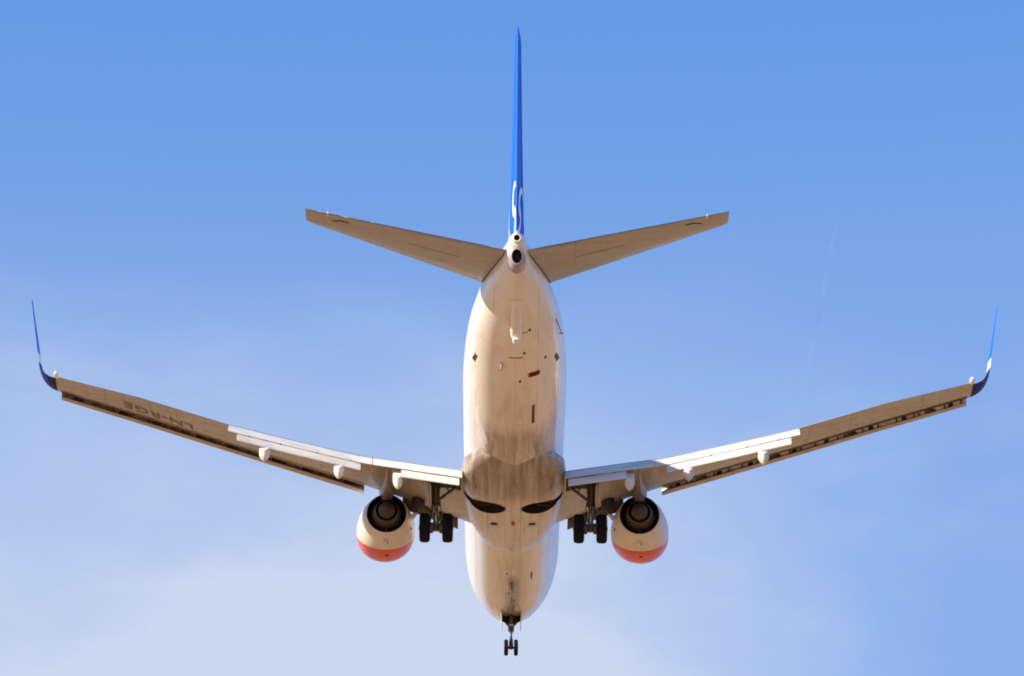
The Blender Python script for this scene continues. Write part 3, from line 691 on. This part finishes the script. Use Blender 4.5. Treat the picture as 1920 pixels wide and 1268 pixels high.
# ------------------------------------------------------------------ engines
def make_engine(sg):
    X = 4.87
    c = lambda s: P(s, sg*(X+(16-s)*.035), -1.785-(17.2-s)*.022)
    def nring(s, r, flat, n=56):
        o = c(s); out = []
        for k in range(n):
            t = 2*math.pi*k/n; x = math.sin(t); z = math.cos(t)
            rz = r if z > 0 else r*(1-flat)
            out.append(o+Vector((r*(1+flat*.5)*x, 0, rz*z)))
        return out
    prof = [(14.9,.70,.02),(14.4,.76,.04),(14.1,.80,.06),(13.97,.86,.07),(13.95,.92,.08),(13.99,.97,.08),(14.1,1.02,.08),(14.35,1.06,.07),(14.8,1.095,.05),(15.3,1.10,.03),(15.7,1.075,.01),(16.1,1.02,0),(16.5,.95,0),(16.9,.85,0),(17.2,.775,0),(17.21,.755,0)]
    b = MB(); b.loft([nring(*p) for p in prof], True, False); n = b.build('engine_nacelle', M_NAC, A)
    b = MB(); b.loft([nring(*p) for p in ((17.205,.756,0),(17.0,.76,0),(16.4,.80,0),(16.0,.80,0),(15.99,.3,0))], False, False); b.build('fan_nozzle', M_PIPE, n)
    b = MB(); b.loft([nring(*p) for p in ((16.1,.66,0),(16.7,.64,0),(17.1,.575,0),(17.35,.50,0),(17.55,.425,0),(17.56,.41,0))], False, False, True); b.build('core_cowl', M_HOT, n)
    b = MB(); b.loft([nring(*p) for p in ((17.555,.411,0),(17.4,.41,0),(17.1,.42,0),(17.09,.2,0))], False, False, True); b.build('core_nozzle', M_PIPE, n)
    b = MB(); b.loft([nring(*p) for p in ((17.1,.30,0),(17.4,.325,0),(17.62,.32,0),(17.80,.27,0),(17.93,.19,0),(18.0,.09,0),(18.02,.02,0))], False, True, True); b.build('exhaust_plug', M_HOT, n)
    # keel divider strip in the fan duct
    b = MB(); b.box(c(16.95)+Vector((0, 0, -.67)), (.05, .5, .16)); b.build('duct_splitter', M_PIPE, n)
    # pylon
    b = MB(); rr = []
    for s, w, zb, zt in ((14.5,.04,-.85,-.62),(15.2,.16,-1.0,-.50),(16.2,.25,-1.1,-.45),(17.0,.29,-1.42,-.6),(17.5,.27,-1.36,-.62),(18.2,.20,-1.20,-.65),(19.2,.115,-1.12,-.75),(20.1,.055,-1.06,-.8),(20.75,.012,-1.0,-.85)):
        cx = c(s).x; rr.append([P(s, cx+w*x, zb+(zt-zb)*q) for x, q in ((-1, 1), (-1, .6), (-.62, .25), (-.10, 0), (.10, 0), (.62, .25), (1, .6), (1, 1))])
    b.loft(rr, True, True, True); b.build('pylon', M_PYLON, n)
    # inboard strake
    o = c(15.0); b = MB(); a = R(28); d = Vector((-sg*math.cos(a), 0, math.sin(a)))
    b.plate([o+d*1.05+P(.55, 0, 0), o+d*1.38+P(.50, 0, 0), o+d*1.36+P(.2, 0, 0), o+d*1.05+P(-.45, 0, 0)], .03, (math.sin(a), 0, sg*math.cos(a))); b.build('nacelle_strake', M_STAB, n)
    # drain mast, latch line, access marks under the cowl
    b = MB(); b.box(c(16.55)+Vector((sg*0-.02, 0, -.93)), (.16, .42, .09)); b.build('drain_fairing', M_NAC, n, .02)
    b = MB(); b.box(c(16.62)+Vector((.06, 0, -.975)), (.03, .2, .02)); b.build('drain_slot', M_DARK, n)
    b = MB(); b.box(c(15.35)+Vector((.05, 0, -1.06)), (.14, .12, .03)); b.build('vent_mark', M_DARK, n)
    b = MB(); b.box(c(16.2)+Vector((-sg*.97, 0, -.25)), (.03, .12, .09)); b.build('vent_mark', M_DARK, n)
    return n
EL_ = make_engine(-1); ER_ = make_engine(1)

# ------------------------------------------------------------------ landing gear
def tyre(b, c, r, w, n=40):
    prof = []
    for a, k in ((-.5, .60), (-.5, .78), (-.46, .90), (-.36, .965), (-.22, .992), (-.10, 1), (-.095, .985), (-.075, .985), (-.07, 1), (.07, 1), (.075, .985), (.095, .985), (.10, 1), (.22, .992), (.36, .965), (.46, .90), (.5, .78), (.5, .60)): prof.append((a*w, r*k))
    rings = [[Vector(c)+Vector((a, q*math.cos(t), q*math.sin(t))) for t in (2*math.pi*k/n for k in range(n))] for a, q in prof]
    b.loft(rings, True, True)
def rim(b, c, r, w, sd):
    rings = [[Vector(c)+Vector((a, q*math.cos(t), q*math.sin(t))) for t in (2*math.pi*k/32 for k in range(32))] for a, q in ((0, r), (sd*w*.5+sd*.004, r), (sd*w*.5+sd*.004, r*.85), (sd*w*.36, r*.75), (sd*w*.36, r*.3), (sd*w*.56, r*.25), (sd*w*.56, .02))]
    b.loft(rings, True, True)
def main_gear(sg):
    X, S, Z = 2.895, 19.62, -3.09
    top = P(19.75, sg*2.93, wlow(2.9, 19.75)+.25); ax_ = P(S, sg*X, Z)
    b = MB()
    mid = P(19.66, sg*2.9, -2.15); b.tube(top, mid, .145, .135, 20); b.tube(mid, mid+P(0, 0, -.08), .16, .15, 20)
    b.tube(P(19.7, sg*2.91, -1.35), P(19.7, sg*2.91, -1.55), .18, .18, 20)
    b.tube(P(19.86, sg*2.78, -1.0), P(19.84, sg*2.80, -2.3), .028, .028, 8); b.tube(P(19.82, sg*3.08, -1.0), P(19.8, sg*3.04, -2.4), .03, .03, 8)
    g = b.build('main_landing_gear', M_STRUT, A)
    b = MB(); b.tube(mid, ax_+P(0, 0, .02), .085, .085, 20); b.build('oleo_piston', M_CHROME, g)
    b = MB(); b.tube(ax_-Vector((.62, 0, 0)), ax_+Vector((.62, 0, 0)), .075, .075, 16); b.tube(ax_+P(0, 0, .16), ax_+P(0, 0, -.12), .12, .11, 16)
    for sd in (-1, 1):
        b.tube(ax_+Vector((sd*.13, 0, 0)), ax_+Vector((sd*.24, 0, 0)), .21, .21, 24)
        for k in range(8):
            t = 2*math.pi*k/8; b.tube(ax_+Vector((sd*.10, .15*math.cos(t), .15*math.sin(t))), ax_+Vector((sd*.27, .15*math.cos(t), .15*math.sin(t))), .032, .032, 8)
    b.build('axle_and_brakes', M_STRUT, g)
    b = MB()    # torque links, aft of the strut
    kn = P(20.12, sg*2.9, -2.58)
    for y in (-.09, .09):
        b.tube(P(19.78, sg*2.9+y, -2.12), kn+Vector((y*.3, 0, 0)), .035, .03, 8); b.tube(kn+Vector((y*.3, 0, 0)), P(19.72, sg*2.9+y, -2.98), .03, .035, 8)
    b.build('torque_link', M_STRUT, g)
    b = MB(); b.path([P(19.8, sg*2.75, -2.1), P(19.98, sg*2.72, -2.5), P(19.9, sg*2.70, -2.8), P(19.7, sg*2.68, -3.0)], .016, 6); b.path([P(19.8, sg*3.03, -2.1), P(20.0, sg*3.08, -2.45), P(19.9, sg*3.1, -2.8), P(19.7, sg*3.12, -3.0)], .016, 6)
    b.build('hydraulic_hose', M_RUB, g)
    b = MB()    # side brace into the wing root, in two links, with lock strut
    e0 = P(19.68, sg*2.78, -1.98); e1 = P(19.75, sg*2.02, -1.42); b.tube(e0, e1, .06, .05, 12); b.tube(e1, P(19.8, sg*1.88, -1.25), .07, .07, 12)
    b.tube(P(20.2, sg*2.82, -1.35), P(20.25, sg*1.9, -1.42), .07, .07, 12); b.tube(P(19.72, sg*2.4, -1.7), P(20.1, sg*2.75, -1.35), .03, .03, 8)
    b.build('side_brace', M_STRUT, g)
    b = MB()    # outer gear door carried by the leg
    b.plate([P(19.3, sg*3.22, -1.30), P(20.15, sg*3.22, -1.30), P(20.1, sg*3.16, -1.95), P(19.85, sg*3.12, -2.3), P(19.4, sg*3.12, -2.3)], .03, (1, 0, -.1)); b.build('gear_door', M_WING, g)
    for sd in (-1, 1):
        b = MB(); tyre(b, ax_+Vector((sd*.43, 0, 0)), .555, .40); t_ = b.build('main_tyre', M_RUB, g)
        b = MB(); rim(b, ax_+Vector((sd*.43, 0, 0)), .31, .40, sd); rim(b, ax_+Vector((sd*.43, 0, 0)), .31, .40, -sd); b.build('wheel_rim', M_RIM, g)
    return g
GL = main_gear(-1); GR = main_gear(1)
# nose gear
ax_ = P(4.0, 0, -3.36); b = MB()
b.tube(P(3.85, 0, -1.6), P(3.95, 0, -2.62), .095, .085, 16); b.tube(P(3.93, 0, -2.45), P(3.95, 0, -2.66), .12, .12, 16)
b.tube(P(3.95, .05, -2.2), P(3.95, -.05, -2.2), .2, .2, 12)
NG = b.build('nose_landing_gear', M_STRUT, A)
b = MB(); b.tube(P(3.95, 0, -2.62), ax_, .055, .055, 14); b.build('nose_oleo', M_CHROME, NG)
b = MB(); b.tube(ax_-Vector((.28, 0, 0)), ax_+Vector((.28, 0, 0)), .05, .05, 12); b.tube(ax_+P(0, 0, .36), ax_+P(0, 0, -.06), .075, .10, 12)
b.tube(P(4.05, .05, -2.65), P(4.32, 0, -2.92), .03, .03, 8); b.tube(P(4.05, -.05, -2.65), P(4.32, 0, -2.92), .03, .03, 8); b.tube(P(4.32, 0, -2.92), P(4.05, .05, -3.25), .03, .03, 8); b.tube(P(4.32, 0, -2.92), P(4.05, -.05, -3.25), .03, .03, 8)
b.build('nose_axle', M_STRUT, NG)
b = MB(); 
for sd in (-1, 1):
    b.tube(P(3.9, sd*.05, -2.5), P(3.1, sd*.36, -1.75), .045, .045, 10)
    b.plate([P(3.6, sd*.40, -1.9), P(3.6, sd*.38, -2.12), P(3.62, sd*.18, -2.24), P(3.65, 0, -2.30), P(3.65, 0, -1.9)], .08, (0, 1, 0))
    b.tube(P(3.9, sd*.16, -2.30), P(4.02, sd*.16, -2.32), .075, .075, 14)
b.build('nose_drag_brace', M_DARK, NG)
for sd in (-1, 1):
    b = MB(); b.plate([P(4.55, sd*.42, -1.92), P(2.6, sd*.42, -1.82), P(2.65, sd*.40, -2.30), P(3.4, sd*.385, -2.46), P(4.45, sd*.385, -2.46)], .03, (1, 0, 0)); b.build('nose_gear_door', M_FUS, NG)
    b = MB(); tyre(b, ax_+Vector((sd*.20, 0, 0)), .335, .165, 32); b.build('nose_tyre', M_RUB, NG)
    b = MB(); rim(b, ax_+Vector((sd*.20, 0, 0)), .19, .165, sd); rim(b, ax_+Vector((sd*.20, 0, 0)), .19, .165, -sd); b.build('nose_wheel_rim', M_RIM, NG)
b = MB(); b.lathe(P(3.98, 0, -2.42), (0, .9, -.2), [(-.05, .09), (.1, .10), (.12, .08)], 16); b.build('taxi_light', M_LIGHT, NG)

# ------------------------------------------------------------------ faint vapour streak off the right flap tip
def vapour():
    pts = [(22.9, 10.52, .10, .02), (24.2, 10.53, .18, .05), (26.0, 10.55, .30, .09), (28, 10.58, .42, .11), (31, 10.62, .60, .13), (35, 10.64, .80, .14), (38.5, 10.66, 1.0, .14), (41.5, 10.68, 1.15, .10), (42.5, 10.69, 1.2, .02)]
    b = MB(); b.loft([[P(s, x+.7*r*math.cos(t), z+.7*r*math.sin(t)) for t in (2*math.pi*k/12 for k in range(12))] for s, x, z, r in pts], True, True)
    m = bpy.data.materials.new('vapour'); m.use_nodes = True; nt = m.node_tree; nt.nodes.clear()
    o_ = nt.nodes.new('ShaderNodeOutputMaterial'); v = nt.nodes.new('ShaderNodeVolumePrincipled'); L(nt, v.outputs[0], o_.inputs['Volume'])
    v.inputs['Color'].default_value = (1, 1, 1, 1); v.inputs['Anisotropy'].default_value = -.35
    co, xyz = objco(nt); n = noise(nt, co, .35, 3, (.3, 1, .3)); L(nt, mapr(nt, n, .38, .70, .02, .20), v.inputs['Density'])
    o = b.build('vapour_trail', m); o.location = PLANE_LOC; o.rotation_euler = (PITCH, 0, 0)
    o['kind'] = 'stuff'; o['category'] = 'vapour trail'; o['label'] = 'faint thin white vapour streak trailing from the right wing flap tip in the sky'
vapour()
